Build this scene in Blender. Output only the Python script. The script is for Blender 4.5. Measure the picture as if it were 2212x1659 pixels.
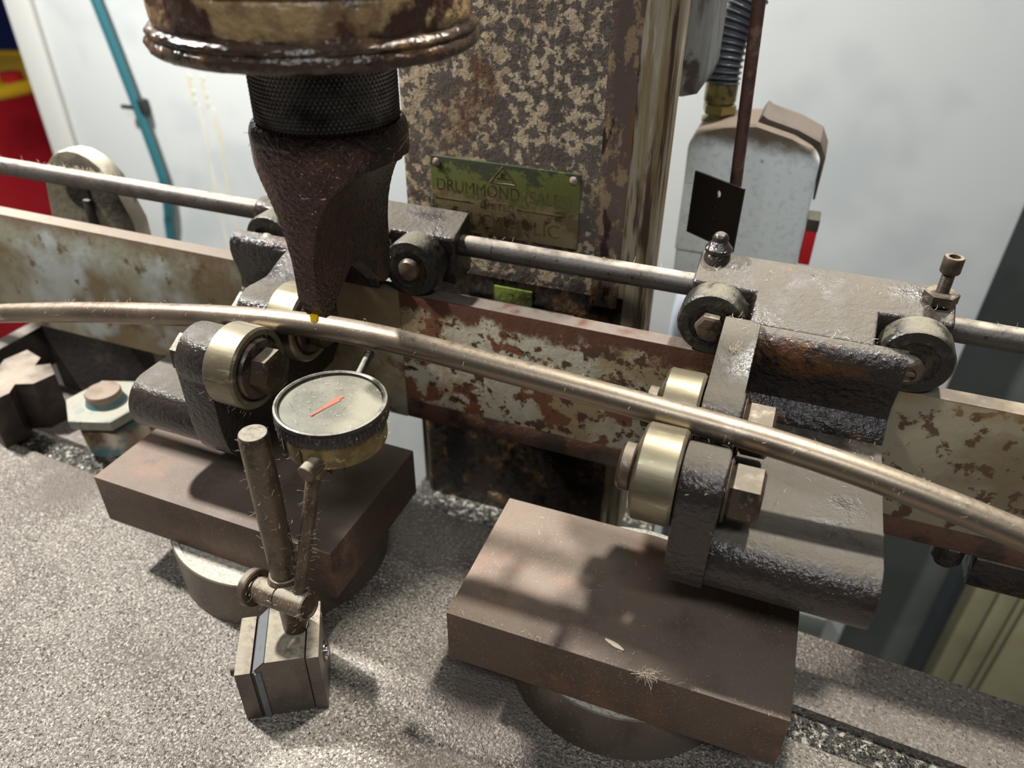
import bpy, bmesh, math, random
from mathutils import Vector, Matrix, noise as mnoise
random.seed(7)
PI = math.pi
S = bpy.context.scene
COL = S.collection
for o in list(bpy.data.objects):
    bpy.data.objects.remove(o)

# ------------------------------------------------------------------ camera, world, lights, exposure
cam = bpy.data.cameras.new('camera'); cam_o = bpy.data.objects.new('camera', cam); COL.objects.link(cam_o)
PITCH, YAW, ROLL = math.radians(34.2), math.radians(20.7), 0.0119
fh = Vector((-math.sin(YAW), math.cos(YAW), 0)); Rv = Vector((math.cos(YAW), math.sin(YAW), 0)); Zv = Vector((0, 0, 1))
Fv = fh * math.cos(PITCH) - Zv * math.sin(PITCH); Uv = fh * math.sin(PITCH) + Zv * math.cos(PITCH)
R2 = Rv * math.cos(ROLL) + Uv * math.sin(ROLL); U2 = Uv * math.cos(ROLL) - Rv * math.sin(ROLL)
M = Matrix((R2, U2, -Fv)).transposed().to_4x4(); M.translation = Vector((0, 0, .40))
cam_o.matrix_world = M
cam.sensor_width = 36; cam.lens = 1661.0 / 2212 * 36; cam.clip_start = .01; cam.clip_end = 30
cam.dof.use_dof = True; cam.dof.focus_distance = .40; cam.dof.aperture_fstop = 7.5
S.camera = cam_o

W = bpy.data.worlds.new('world'); S.world = W; W.use_nodes = True
bg = W.node_tree.nodes['Background']; bg.inputs[0].default_value = (.97, .98, 1.0, 1); bg.inputs[1].default_value = .095

def area(name, loc, target, sx, sy, power, color, spin=0):
    l = bpy.data.lights.new(name, 'AREA'); l.shape = 'RECTANGLE'; l.size = sx; l.size_y = sy; l.energy = power; l.color = color
    o = bpy.data.objects.new(name, l); COL.objects.link(o)
    d = (Vector(target) - Vector(loc)).normalized()
    o.rotation_euler = (d.to_track_quat('-Z', 'Y') @ Vector((0, 0, 1)).rotation_difference(Vector((0, 0, 1)))).to_euler()
    o.location = loc
    return o
area('ceiling_tube_left', (-1.06, .38, 1.15), (-.24, .22, 0), .09, .06, 56, (1.0, .99, .96))
area('ceiling_tube_rear', (.22, .95, 1.75), (-.03, .28, .05), .09, .09, 62, (1.0, .98, .905))
area('ceiling_tube_front', (.30, -.75, 1.75), (-.05, .5, .1), 1.2, .12, 21, (.93, .97, 1.0))
S.view_settings.view_transform = 'Standard'; S.view_settings.look = 'None'
S.view_settings.exposure = 0.0; S.view_settings.gamma = 1.0; S.view_settings.use_curve_mapping = False

# ------------------------------------------------------------------ materials
def lin(c):
    def f(v):
        v /= 255.0
        return v / 12.92 if v <= .04045 else ((v + .055) / 1.055) ** 2.4
    return (f(c[0]), f(c[1]), f(c[2]), 1)

def mk(name, col, rough=.5, metal=0.0, layers=(), bumps=(), dust=None, rvar=0.0, spec=.5, bands=()):
    """layers: (colour, scale, lo, hi, detail, stretch, seed[, rough[, metal]]); bumps: (scale, strength, distance, detail); dust: (colour, amount, scale)"""
    m = bpy.data.materials.new(name); m.use_nodes = True
    nt = m.node_tree; N = nt.nodes; L = nt.links
    b = N['Principled BSDF']
    tc = N.new('ShaderNodeTexCoord')
    def noise(scale, detail=4, stretch=(1, 1, 1), seed=0.0, rgh=.6):
        mp = N.new('ShaderNodeMapping'); mp.inputs['Scale'].default_value = stretch; mp.inputs['Location'].default_value = (seed * 1.37, seed * .71, seed * .43)
        L.new(tc.outputs['Object'], mp.inputs[0])
        n = N.new('ShaderNodeTexNoise'); n.inputs['Scale'].default_value = scale; n.inputs['Detail'].default_value = detail; n.inputs['Roughness'].default_value = rgh
        L.new(mp.outputs[0], n.inputs['Vector'])
        return n.outputs['Fac']
    def ramp(src, lo, hi):
        r = N.new('ShaderNodeMapRange'); r.interpolation_type = 'SMOOTHSTEP'
        r.inputs['From Min'].default_value = lo; r.inputs['From Max'].default_value = hi
        L.new(src, r.inputs['Value']); return r.outputs[0]
    def mixc(f, a, c):
        x = N.new('ShaderNodeMix'); x.data_type = 'RGBA'
        L.new(f, x.inputs[0])
        if isinstance(a, tuple): x.inputs[6].default_value = a
        else: L.new(a, x.inputs[6])
        if isinstance(c, tuple): x.inputs[7].default_value = c
        else: L.new(c, x.inputs[7])
        return x.outputs[2]
    def mixf(f, a, c):
        x = N.new('ShaderNodeMix'); x.data_type = 'FLOAT'
        L.new(f, x.inputs[0])
        for i, v in ((2, a), (3, c)):
            if isinstance(v, (int, float)): x.inputs[i].default_value = v
            else: L.new(v, x.inputs[i])
        return x.outputs[0]
    cur = lin(col); rg = rough; mt = metal
    for ly in layers:
        c, sc, lo, hi, det, st, seed = ly[:7]
        f = ramp(noise(sc, det, st, seed), lo, hi)
        cur = mixc(f, cur, lin(c))
        if len(ly) > 7 and ly[7] is not None: rg = mixf(f, rg, ly[7])
        if len(ly) > 8: mt = mixf(f, mt, ly[8])
    for bc, z0, z1, amp, sc in bands:      # stained bands along the height of the part
        sx = N.new('ShaderNodeSeparateXYZ'); L.new(tc.outputs['Object'], sx.inputs[0])
        a = N.new('ShaderNodeMath'); a.operation = 'MULTIPLY_ADD'; L.new(noise(sc, 7, (1, 1, 1), 2.2, .7), a.inputs[0]); a.inputs[1].default_value = amp; L.new(sx.outputs['Z'], a.inputs[2])
        d_ = N.new('ShaderNodeMath'); d_.operation = 'SUBTRACT'; L.new(a.outputs[0], d_.inputs[0]); d_.inputs[1].default_value = amp / 2
        cur = mixc(ramp(d_.outputs[0], z0, z1), cur, lin(bc))
    if dust:
        g = N.new('ShaderNodeNewGeometry'); sp = N.new('ShaderNodeSeparateXYZ'); L.new(g.outputs['Normal'], sp.inputs[0])
        up = ramp(sp.outputs['Z'], .70, .97)
        n = ramp(noise(dust[2], 6, (1, 1, 1), 5.5), .22, .60)
        mu = N.new('ShaderNodeMath'); mu.operation = 'MULTIPLY'; L.new(up, mu.inputs[0]); L.new(n, mu.inputs[1])
        m2 = N.new('ShaderNodeMath'); m2.operation = 'MULTIPLY'; L.new(mu.outputs[0], m2.inputs[0]); m2.inputs[1].default_value = dust[1]
        cur = mixc(m2.outputs[0], cur, lin(dust[0])); rg = mixf(m2.outputs[0], rg, .9); mt = mixf(m2.outputs[0], mt, 0.0)
    if rvar:
        nz = noise(90, 4, (1, 1, 1), 9.1)
        a = N.new('ShaderNodeMath'); a.operation = 'MULTIPLY_ADD'; L.new(nz, a.inputs[0]); a.inputs[1].default_value = rvar
        if isinstance(rg, (int, float)): a.inputs[2].default_value = rg - rvar / 2
        else:
            s = N.new('ShaderNodeMath'); s.operation = 'SUBTRACT'; L.new(rg, s.inputs[0]); s.inputs[1].default_value = rvar / 2; L.new(s.outputs[0], a.inputs[2])
        a.use_clamp = True; rg = a.outputs[0]
    for inp, v in (('Base Color', cur), ('Roughness', rg), ('Metallic', mt)):
        if isinstance(v, (int, float, tuple)): b.inputs[inp].default_value = v
        else: L.new(v, b.inputs[inp])
    b.inputs['Specular IOR Level'].default_value = spec
    nrm = None
    for i, bp in enumerate(bumps):
        sc, st, dist = bp[:3]; det = bp[3] if len(bp) > 3 else 3; strt = bp[4] if len(bp) > 4 else (1, 1, 1)
        bu = N.new('ShaderNodeBump'); bu.inputs['Strength'].default_value = st; bu.inputs['Distance'].default_value = dist
        L.new(noise(sc, det, strt, 3.3 + i, .55), bu.inputs['Height'])
        if nrm: L.new(nrm, bu.inputs['Normal'])
        nrm = bu.outputs[0]
    if nrm: L.new(nrm, b.inputs['Normal'])
    return m

U3 = (1, 1, 1)
MT = {}
MT['table'] = mk('cast_iron_table', (116, 109, 100), .5, .05,
    [((92, 84, 77), 14, .42, .62, 6, U3, 1), ((166, 158, 147), 620, .50, .62, 3, U3, 2, .6), ((60, 54, 48), 640, .54, .63, 3, U3, 3, .35), ((98, 88, 80), 6, .54, .70, 5, U3, 4)],
    [(560, 1.0, .0024, 3), (1100, .5, .0012, 2)], rvar=.2)
MT['table_rear'] = mk('cast_iron_rear_slab', (96, 88, 80), .6, .1,
    [((84, 74, 67), 22, .42, .62, 6, U3, 1), ((128, 119, 110), 420, .52, .64, 3, U3, 2, .8), ((62, 54, 48), 480, .56, .66, 3, U3, 3)], [(480, .8, .0018, 3)], rvar=.2)
MT['grit'] = mk('oily_grit', (48, 43, 38), .35, 0, [((150, 146, 134), 260, .5, .62, 3, U3, 1, .5), ((28, 25, 23), 60, .48, .6, 3, U3, 2, .25)], [(420, 1.0, .003, 3)])
MT['plate'] = mk('browned_steel_plate', (80, 65, 54), .55, .25,
    [((108, 76, 58), 18, .46, .66, 4, U3, 1), ((70, 54, 46), 30, .52, .68, 5, U3, 2), ((138, 124, 112), 900, .60, .74, 2, U3, 3, .8)],
    [(700, .35, .0006, 3)], dust=((106, 94, 83), .65, 26), rvar=.15)
MT['disc'] = mk('grey_steel_disc', (104, 94, 83), .42, .45, [((82, 70, 60), 24, .45, .65, 5, (1, 1, .4), 1), ((140, 128, 110), 500, .6, .75, 2, U3, 2)], [(500, .25, .0005, 3)],
    dust=((170, 165, 152), 1.0, 500), rvar=.15)
MT['bar'] = mk('bronze_brown_steel_bar', (132, 119, 103), .38, .85, [((116, 100, 88), 16, .45, .62, 4, (1, 1, 1), 1, .36), ((170, 162, 150), 130, .62, .76, 4, (.3, 1, 1), 2, .4), ((150, 130, 108), 700, .62, .75, 2, U3, 5, .55)],
    [(600, .16, .0004, 3)], dust=((150, 138, 122), .28, 300), rvar=.1)
MT['shaft'] = mk('dark_guide_shaft_steel', (78, 73, 69), .46, .5, [((66, 58, 52), 40, .45, .65, 4, U3, 1), ((40, 36, 34), 300, .58, .7, 3, U3, 2)], [(520, .30, .0006, 3)],
    dust=((168, 156, 140), .95, 60), rvar=.15)
MT['rail_left'] = mk('aged_cream_paint', (140, 136, 115), .48, 0,
    [((114, 98, 68), 15, .42, .60, 7, U3, 1), ((168, 172, 168), 9, .56, .68, 4, U3, 2), ((96, 72, 46), 50, .56, .66, 7, U3, 3), ((58, 44, 36), 150, .64, .70, 5, U3, 4, .35)],
    [(160, .25, .001, 4)], dust=((116, 106, 96), 1.0, 90), bands=[((112, 92, 72), .085, .100, .03, 40)])
MT['rail_rust'] = mk('rusty_flaking_white_paint', (158, 151, 132), .5, 0,
    [((132, 114, 84), 22, .44, .60, 7, U3, 1), ((98, 60, 38), 42, .545, .58, 9, U3, 2, .5), ((70, 46, 33), 95, .545, .59, 8, U3, 3, .42), ((44, 32, 25), 170, .60, .66, 5, U3, 4, .25)],
    [(120, .35, .0012, 5), (500, .25, .0005, 3)], dust=((92, 83, 75), 1.0, 90), bands=[((76, 46, 32), .082, .090, .05, 38), ])
MT['rail_right'] = mk('spotted_cream_paint', (128, 120, 99), .45, 0,
    [((106, 93, 70), 16, .46, .64, 5, U3, 1), ((74, 52, 34), 90, .545, .60, 8, U3, 3, .4), ((54, 36, 26), 60, .64, .68, 6, U3, 4, .3)],
    [(180, .2, .0008, 4)], dust=((98, 87, 78), 1.0, 90), bands=[((118, 98, 64), .088, .104, .05, 50)])
MT['column'] = mk('mottled_column_paint', (160, 144, 120), .5, 0,
    [((134, 116, 92), 16, .42, .62, 5, U3, 8), ((82, 74, 68), 190, .475, .525, 6, U3, 2, .4), ((76, 67, 61), 55, .52, .56, 8, U3, 1), ((84, 82, 79), 40, .62, .65, 7, U3, 3, .35), ((84, 56, 37), 14, .57, .66, 8, (1, 1, .5), 4)],
    [(180, .5, .0012, 5), (600, .3, .0006, 2)])
MT['column_edge'] = mk('brown_column_edge', (88, 73, 66), .34, .0,
    [((132, 110, 84), 130, .53, .58, 8, (1, 1, .6), 3, .5), ((106, 70, 40), 30, .56, .62, 8, (1, 1, .3), 1), ((44, 32, 26), 70, .57, .62, 6, (1, 1, .3), 2, .2)], [(300, .6, .0012, 4)])
MT['column_side'] = mk('streaked_cream_side', (140, 131, 112), .5, 0,
    [((120, 104, 74), 90, .45, .58, 7, (1, 1, .05), 1), ((96, 74, 46), 150, .53, .60, 7, (1, 1, .07), 2), ((62, 46, 34), 70, .57, .63, 7, (1, 1, .08), 3), ((158, 150, 132), 130, .60, .68, 5, (1, 1, .1), 5)], [(200, .25, .0006, 3)])
MT['column_oily'] = mk('oil_soaked_column_foot', (40, 32, 26), .22, 0, [((86, 62, 40), 40, .54, .64, 6, U3, 1, .35), ((16, 13, 12), 30, .48, .58, 5, U3, 2, .12), ((140, 124, 92), 26, .66, .72, 6, U3, 4, .4)], [(160, .6, .002, 4)])
MT['rear_grey'] = mk('worn_grey_arm_paint', (132, 130, 124), .45, 0, [((88, 84, 80), 60, .5, .6, 6, (1, 1, .3), 1), ((66, 58, 52), 24, .58, .66, 6, U3, 2)], [(200, .2, .0006, 3)])
MT['cast'] = mk('dusty_dark_casting', (46, 39, 35), .20, .1, [((38, 32, 29), 40, .45, .62, 5, U3, 1, .17), ((88, 67, 46), 34, .62, .72, 6, U3, 2, .45)], [(300, .6, .0016, 4), (900, .4, .0006, 2)],
    dust=((86, 79, 69), .98, 40), rvar=.15)
MT['cast_oily'] = mk('oily_curved_casting', (42, 37, 35), .22, .2, [((84, 54, 32), 30, .52, .62, 7, (.5, 1, 1), 1, .3), ((30, 27, 27), 60, .52, .62, 5, U3, 2, .2)], [(300, .8, .002, 4), (80, .3, .003, 4)],
    dust=((90, 83, 72), .95, 60))
MT['roller'] = mk('polished_bearing_ring', (136, 127, 106), .40, .7, [((110, 100, 80), 60, .44, .62, 5, (.25, 1, 1), 1, .42), ((160, 152, 134), 240, .58, .72, 4, (.2, 1, 1), 2)], [(800, .12, .0003, 2, (.1, 1, 1))], rvar=.15)
MT['cap'] = mk('brown_bearing_cap', (100, 86, 72), .36, .5, [((52, 44, 38), 60, .48, .62, 5, U3, 1), ((110, 94, 76), 400, .60, .72, 3, U3, 2, .7)], [(500, .35, .0006, 3)], dust=((140, 130, 112), .6, 200))
MT['bolt'] = mk('brown_bolt_head', (82, 69, 57), .38, .5, [((60, 50, 42), 70, .46, .62, 5, U3, 1), ((112, 97, 81), 300, .58, .72, 3, U3, 2, .6)], [(420, .35, .0006, 3)], dust=((124, 113, 95), .6, 200))
MT['wheel'] = mk('grimy_green_black_wheel', (38, 35, 31), .3, .2, [((66, 62, 48), 60, .5, .64, 6, U3, 1, .6), ((32, 30, 28), 90, .52, .62, 4, U3, 2, .2), ((128, 124, 60), 24, .66, .72, 5, U3, 3, .6)], [(420, .7, .0012, 4)],
    dust=((104, 98, 82), .9, 100))
MT['ram'] = mk('oily_flaking_ram_housing', (150, 124, 88), .26, 0, [((112, 88, 62), 40, .46, .60, 6, U3, 1), ((62, 40, 30), 26, .52, .57, 6, U3, 2, .16), ((168, 146, 108), 80, .60, .70, 5, U3, 3)],
    [(240, .8, .0018, 4), (60, .6, .003, 4)])
MT['ram_ring'] = mk('oily_black_brown_ring', (66, 50, 40), .14, .1, [((104, 78, 52), 50, .52, .64, 6, U3, 1, .3), ((36, 29, 27), 30, .46, .58, 5, U3, 2, .1)], [(260, .7, .0018, 4), (70, .5, .003, 4)])
MT['knurl'] = mk('oily_knurled_steel', (112, 108, 104), .26, .8, [((70, 64, 60), 30, .46, .62, 4, U3, 1)], [(700, .25, .0005, 2)])
MT['tool'] = mk('oily_brown_press_tool', (66, 46, 40), .20, .35, [((42, 32, 28), 26, .46, .62, 5, U3, 1, .3), ((78, 54, 42), 60, .56, .68, 5, U3, 2, .35)], [(420, 1.0, .0022, 2), (170, .2, .0012, 4)], rvar=.12)
MT['oil'] = mk('amber_oil_drop', (232, 186, 20), .05)
MT['gauge_case'] = mk('tarnished_nickel_case', (122, 107, 70), .34, .55, [((96, 80, 50), 90, .48, .62, 6, U3, 1, .45), ((178, 172, 148), 70, .58, .68, 5, U3, 2), ((44, 36, 28), 120, .62, .70, 5, U3, 3)], [(400, .25, .0005, 3)])
MT['bezel'] = mk('black_bezel_ring', (54, 50, 48), .35, .5, [((110, 100, 88), 300, .58, .7, 4, U3, 1, .6)], [(500, .2, .0004, 3)], dust=((150, 144, 128), .6, 200))
MT['dust_glass'] = mk('dust_covered_gauge_glass', (92, 89, 76), .60, 0, [((108, 104, 89), 50, .45, .65, 4, U3, 1, .5), ((80, 77, 65), 28, .52, .68, 4, U3, 2), ((124, 120, 105), 700, .62, .74, 2, U3, 3, .8)], [(700, .12, .0002, 2)])
MT['needle'] = mk('red_needle', (160, 84, 62), .5)
MT['stand'] = mk('brown_stand_steel', (92, 78, 64), .40, .45, [((70, 57, 46), 60, .46, .62, 5, U3, 1), ((122, 107, 89), 800, .56, .70, 2, U3, 2, .7)], [(700, .35, .0005, 3)], dust=((140, 132, 115), .9, 300), rvar=.12)
MT['base'] = mk('worn_base_steel', (92, 83, 74), .42, .4, [((76, 66, 60), 30, .44, .62, 4, U3, 1), ((114, 105, 92), 500, .58, .72, 2, U3, 2, .6)], [(600, .25, .0004, 3)], dust=((140, 130, 112), 1.0, 300))
MT['base_strip'] = mk('blue_grey_strip', (92, 95, 97), .6, .1, [((90, 84, 80), 200, .52, .66, 4, U3, 1)], [(500, .2, .0004, 3)])
MT['chrome'] = mk('bright_chrome', (205, 205, 205), .12, 1.0)
MT['black_gap'] = mk('black_gap_fill', (36, 30, 26), .6)
MT['vee'] = mk('dark_brown_vee_block', (62, 50, 44), .45, .3, [((44, 36, 32), 40, .46, .62, 4, U3, 1)], [(500, .3, .0005, 3)], dust=((138, 126, 112), 1.0, 25))
MT['brass'] = mk('verdigris_brass', (134, 118, 98), .42, .4, [((74, 106, 104), 26, .50, .62, 5, U3, 1, .6), ((100, 78, 60), 60, .52, .64, 5, U3, 2)], [(400, .2, .0005, 3)])
MT['brass_top'] = mk('brass_hex_flange', (126, 124, 112), .5, .2, [((96, 108, 103), 70, .5, .64, 5, U3, 1), ((104, 92, 76), 200, .58, .7, 4, U3, 2)], [(400, .2, .0005, 3)], dust=((136, 130, 117), .8, 80))
MT['brass_boss'] = mk('copper_brown_boss', (124, 108, 94), .5, .2, [((104, 90, 76), 60, .48, .64, 4, U3, 1)], [(400, .2, .0005, 3)])
MT['verdigris'] = mk('teal_verdigris_ring', (58, 98, 102), .6, 0, [((90, 100, 92), 90, .52, .64, 4, U3, 1)], [(400, .2, .0005, 3)])
MT['wall'] = mk('white_painted_panel', (206, 208, 206), .42, 0, [((190, 194, 194), 5, .45, .65, 3, U3, 1), ((168, 166, 160), 26, .72, .78, 3, (1, 1, .7), 2)], [(30, .03, .001, 2)])
MT['stain'] = mk('yellow_drip_stain', (196, 190, 166), .5, 0, [((202, 200, 188), 60, .45, .6, 3, (1, 1, .2), 1)])
MT['batten'] = mk('cream_white_batten', (206, 206, 200), .45)
MT['wall_grey'] = mk('dark_grey_panel', (94, 98, 94), .55, 0, [((84, 88, 84), 6, .45, .6, 3, U3, 1)])
MT['beige'] = mk('beige_cabinet_paint', (136, 130, 100), .5, 0, [((126, 120, 92), 9, .45, .62, 4, U3, 1)])
MT['groove'] = mk('dark_groove', (58, 55, 43), .7)
MT['floor'] = mk('grey_concrete_floor', (120, 122, 120), .7, 0, [((100, 102, 100), 4, .45, .62, 5, U3, 1)])
MT['cable'] = mk('teal_cable_sheath', (36, 88, 97), .4)
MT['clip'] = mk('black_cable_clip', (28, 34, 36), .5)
MT['drum_red'] = mk('red_drum_paint', (188, 32, 42), .35, 0, [((160, 26, 36), 3, .5, .6, 3, U3, 1)])
MT['drum_yellow'] = mk('yellow_drum_lid', (250, 200, 40), .4)
MT['drum_blue'] = mk('navy_blue_drum_paint', (22, 34, 110), .4)
MT['white_box'] = mk('hammered_white_enamel', (232, 237, 235), .42, 0, [((216, 223, 221), 180, .5, .64, 3, U3, 1), ((150, 132, 106), 60, .68, .76, 6, U3, 2)], [(220, .25, .0006, 3)],
    dust=((98, 84, 71), 1.0, 6), bands=[((108, 93, 78), .166, .182, .03, 22)])
MT['lid'] = mk('brown_dusty_lid', (84, 72, 62), .7, 0, [((68, 58, 49), 22, .45, .6, 4, U3, 1)])
MT['grey_motor'] = mk('blue_grey_motor_paint', (134, 140, 148), .5)
MT['conduit'] = mk('black_corrugated_conduit', (74, 76, 82), .35)
MT['fitting'] = mk('dull_brass_fitting', (150, 138, 92), .32, .75, [((96, 86, 60), 90, .5, .62, 5, U3, 1)])
MT['rod_rust'] = mk('rusty_red_rod', (84, 58, 52), .5, .2, [((112, 88, 76), 120, .52, .66, 5, U3, 1), ((52, 38, 36), 50, .52, .64, 4, U3, 2)], [(400, .3, .0005, 3)])
MT['black_plate'] = mk('gloss_black_plate', (24, 20, 20), .3, 0, [((60, 56, 54), 500, .70, .76, 2, U3, 1)])
MT['red_btn'] = mk('red_button_plastic', (196, 34, 40), .4)
MT['arch'] = mk('grimy_bracket_paint', (98, 92, 76), .5, 0, [((72, 66, 58), 16, .46, .58, 6, U3, 1), ((88, 72, 50), 40, .56, .66, 5, U3, 2), ((26, 26, 34), 20, .62, .66, 3, U3, 3, .25)], [(180, .4, .0012, 4)], dust=((176, 168, 150), .95, 30))
MT['arch_dark'] = mk('dark_grime', (44, 37, 33), .6, 0, [((66, 56, 48), 22, .5, .62, 6, U3, 1)], [(180, .4, .0012, 4)], dust=((120, 112, 102), .6, 40))
MT['name_green'] = mk('green_brass_plate', (128, 114, 82), .42, .2, [((104, 88, 62), 60, .47, .58, 6, U3, 1), ((70, 60, 44), 90, .56, .64, 5, U3, 2, .3)], [(700, .25, .0004, 2)],
    bands=[((88, 92, 46), 1.1480, 1.1530, .045, 60), ((54, 60, 42), 1.1640, 1.1690, .075, 90)])
MT['name_letters'] = mk('dark_raised_letters', (84, 74, 44), .38, .2, [((58, 48, 34), 120, .5, .62, 4, U3, 1)], [(500, .3, .0004, 2)])
MT['rivet'] = mk('pinkish_rivet', (150, 128, 116), .35, .5)
MT['num_green'] = mk('moss_green_plate', (104, 116, 46), .5, 0, [((70, 78, 40), 120, .5, .62, 4, U3, 1)], [(300, .4, .001, 3)])
MT['lint'] = mk('pale_lint', (190, 176, 152), .9)
MT['web'] = mk('cobweb_silk', (196, 186, 168), .8)
MT['chip'] = mk('pale_wood_sliver', (206, 188, 166), .7, 0, [((170, 146, 120), 300, .5, .62, 3, (.2, 1, 1), 1)])
MT['crumb'] = mk('debris_crumb', (160, 140, 104), .8, 0, [((90, 78, 64), 90, .48, .54, 1, U3, 1)])
MT['swarf'] = mk('swarf_grit', (84, 78, 68), .4, .2, [((54, 48, 42), 130, .48, .56, 1, U3, 1, .3), ((116, 107, 92), 160, .56, .64, 1, U3, 2, .5)])

# ------------------------------------------------------------------ mesh helpers
class B:
    def __init__(self): self.v = []; self.f = []
    def add(self, vs, fs):
        o = len(self.v); self.v += [tuple(p) for p in vs]; self.f += [tuple(i + o for i in f) for f in fs]; return self
    def from_bm(self, bm, mat=None):
        bm.verts.index_update()
        vs = [(mat @ v.co if mat else v.co.copy()) for v in bm.verts]
        fs = [[v.index for v in f.verts] for f in bm.faces]
        bm.free(); return self.add(vs, fs)
    def box(self, c, s, bev=0.0, rotz=0.0, seg=2):
        bm = bmesh.new(); bmesh.ops.create_cube(bm, size=1)
        for v in bm.verts: v.co = Vector((v.co.x * s[0], v.co.y * s[1], v.co.z * s[2]))
        if bev: bmesh.ops.bevel(bm, geom=bm.edges[:], offset=bev, segments=seg, profile=.6, affect='EDGES')
        return self.from_bm(bm, Matrix.Translation(c) @ Matrix.Rotation(rotz, 4, 'Z'))
    def prism(self, poly, axis, a, b, bev=0.0, seg=2, ang=25):
        """poly in the plane normal to axis: 'x'->(y,z), 'y'->(x,z), 'z'->(x,y)"""
        def P(p, t):
            return {'x': (t, p[0], p[1]), 'y': (p[0], t, p[1]), 'z': (p[0], p[1], t)}[axis]
        bm = bmesh.new(); n = len(poly)
        va = [bm.verts.new(P(p, a)) for p in poly]; vb = [bm.verts.new(P(p, b)) for p in poly]
        bm.faces.new(va); bm.faces.new(vb[::-1])
        for i in range(n): bm.faces.new((va[i], vb[i], vb[(i + 1) % n], va[(i + 1) % n]))
        bmesh.ops.recalc_face_normals(bm, faces=bm.faces[:])
        if bev:
            es = [e for e in bm.edges if len(e.link_faces) == 2 and e.calc_face_angle(0) > math.radians(ang)]
            bmesh.ops.bevel(bm, geom=es, offset=bev, segments=seg, profile=.6, affect='EDGES', clamp_overlap=True)
        return self.from_bm(bm)
    def lathe(self, o, d, prof, seg=48, teeth=None):
        """prof: list of (radius, height along d)"""
        d = Vector(d).normalized(); o = Vector(o)
        x = d.orthogonal().normalized(); y = d.cross(x)
        vs = []; fs = []; idx = []
        for r, h in prof:
            if r <= 1e-7: idx.append([len(vs)]); vs.append(o + d * h)
            else:
                row = []
                for k in range(seg):
                    a = 2 * PI * k / seg; row.append(len(vs)); vs.append(o + d * h + (x * math.cos(a) + y * math.sin(a)) * r)
                idx.append(row)
        for a, b in zip(idx, idx[1:]):
            for k in range(seg):
                k2 = (k + 1) % seg
                if len(a) == 1 and len(b) == 1: continue
                if len(a) == 1: fs.append((a[0], b[k2], b[k]))
                elif len(b) == 1: fs.append((a[k], a[k2], b[0]))
                else: fs.append((a[k], a[k2], b[k2], b[k]))
        return self.add(vs, fs)
    def cyl(self, o, d, r, h, ch=None, seg=48, r2=None):
        r2 = r if r2 is None else r2; ch = min(r, r2) * .06 if ch is None else ch
        return self.lathe(o, d, [(0, 0), (r - ch, 0), (r, ch), (r2, h - ch), (r2 - ch, h), (0, h)], seg)
    def hexa(self, o, d, R, h, ch=.0008, rot=0.0, n=6):
        d = Vector(d).normalized(); o = Vector(o); x = d.orthogonal().normalized(); y = d.cross(x)
        rows = []; vs = []; fs = []
        for r, t in ((R - ch, 0), (R, ch), (R, h - ch), (R - ch * 1.6, h)):
            row = []
            for k in range(n):
                a = 2 * PI * k / n + rot; row.append(len(vs)); vs.append(o + d * t + (x * math.cos(a) + y * math.sin(a)) * r)
            rows.append(row)
        fs.append(rows[0][::-1]); fs.append(rows[-1])
        for a, b in zip(rows, rows[1:]):
            for k in range(n): fs.append((a[k], a[(k + 1) % n], b[(k + 1) % n], b[k]))
        return self.add(vs, fs)
    def tube(self, pts, rad, seg=16, caps=True):
        pts = [Vector(p) for p in pts]; n = len(pts)
        rads = rad if isinstance(rad, (list, tuple)) else [rad] * n
        t0 = (pts[1] - pts[0]).normalized(); x = t0.orthogonal().normalized()
        vs = []; fs = []
        for i, p in enumerate(pts):
            t = (pts[min(i + 1, n - 1)] - pts[max(i - 1, 0)]).normalized()
            x = (x - t * x.dot(t)).normalized(); y = t.cross(x)
            for k in range(seg):
                a = 2 * PI * k / seg; vs.append(p + (x * math.cos(a) + y * math.sin(a)) * rads[i])
        for i in range(n - 1):
            for k in range(seg):
                k2 = (k + 1) % seg; fs.append((i * seg + k, i * seg + k2, (i + 1) * seg + k2, (i + 1) * seg + k))
        if caps: fs.append(tuple(range(seg))[::-1]); fs.append(tuple((n - 1) * seg + k for k in range(seg)))
        return self.add(vs, fs)

def smooth_path(pts, sub=8):
    pts = [Vector(p) for p in pts]; out = []
    for i in range(len(pts) - 1):
        p0 = pts[max(i - 1, 0)]; p1 = pts[i]; p2 = pts[i + 1]; p3 = pts[min(i + 2, len(pts) - 1)]
        for k in range(sub):
            t = k / sub
            out.append(.5 * ((2 * p1) + (p2 - p0) * t + (2 * p0 - 5 * p1 + 4 * p2 - p3) * t * t + (3 * p1 - p0 - 3 * p2 + p3) * t ** 3))
    out.append(pts[-1]); return out

def build(name, b, mat, parent=None, angle=35, origin=None, local=False):
    me = bpy.data.meshes.new(name)
    o = bpy.data.objects.new(name, me); COL.objects.link(o)
    if parent is not None:
        o.parent = parent
        off = Vector((0, 0, 0))
        if not local:
            p = parent
            while p is not None: off += p.location; p = p.parent
    else:
        off = Vector(origin) if origin else sum((Vector(v) for v in b.v), Vector()) / len(b.v)
        if not origin: off.z = min(v[2] for v in b.v)
        o.location = off
    me.from_pydata([tuple(Vector(v) - off) for v in b.v], [], b.f)
    bm = bmesh.new(); bm.from_mesh(me); bmesh.ops.recalc_face_normals(bm, faces=bm.faces[:]); bm.to_mesh(me); bm.free()
    me.materials.append(mat)
    me.polygons.foreach_set('use_smooth', [True] * len(me.polygons))
    try: me.set_sharp_from_angle(angle=math.radians(angle))
    except Exception: pass
    me.update()
    return o

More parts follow.
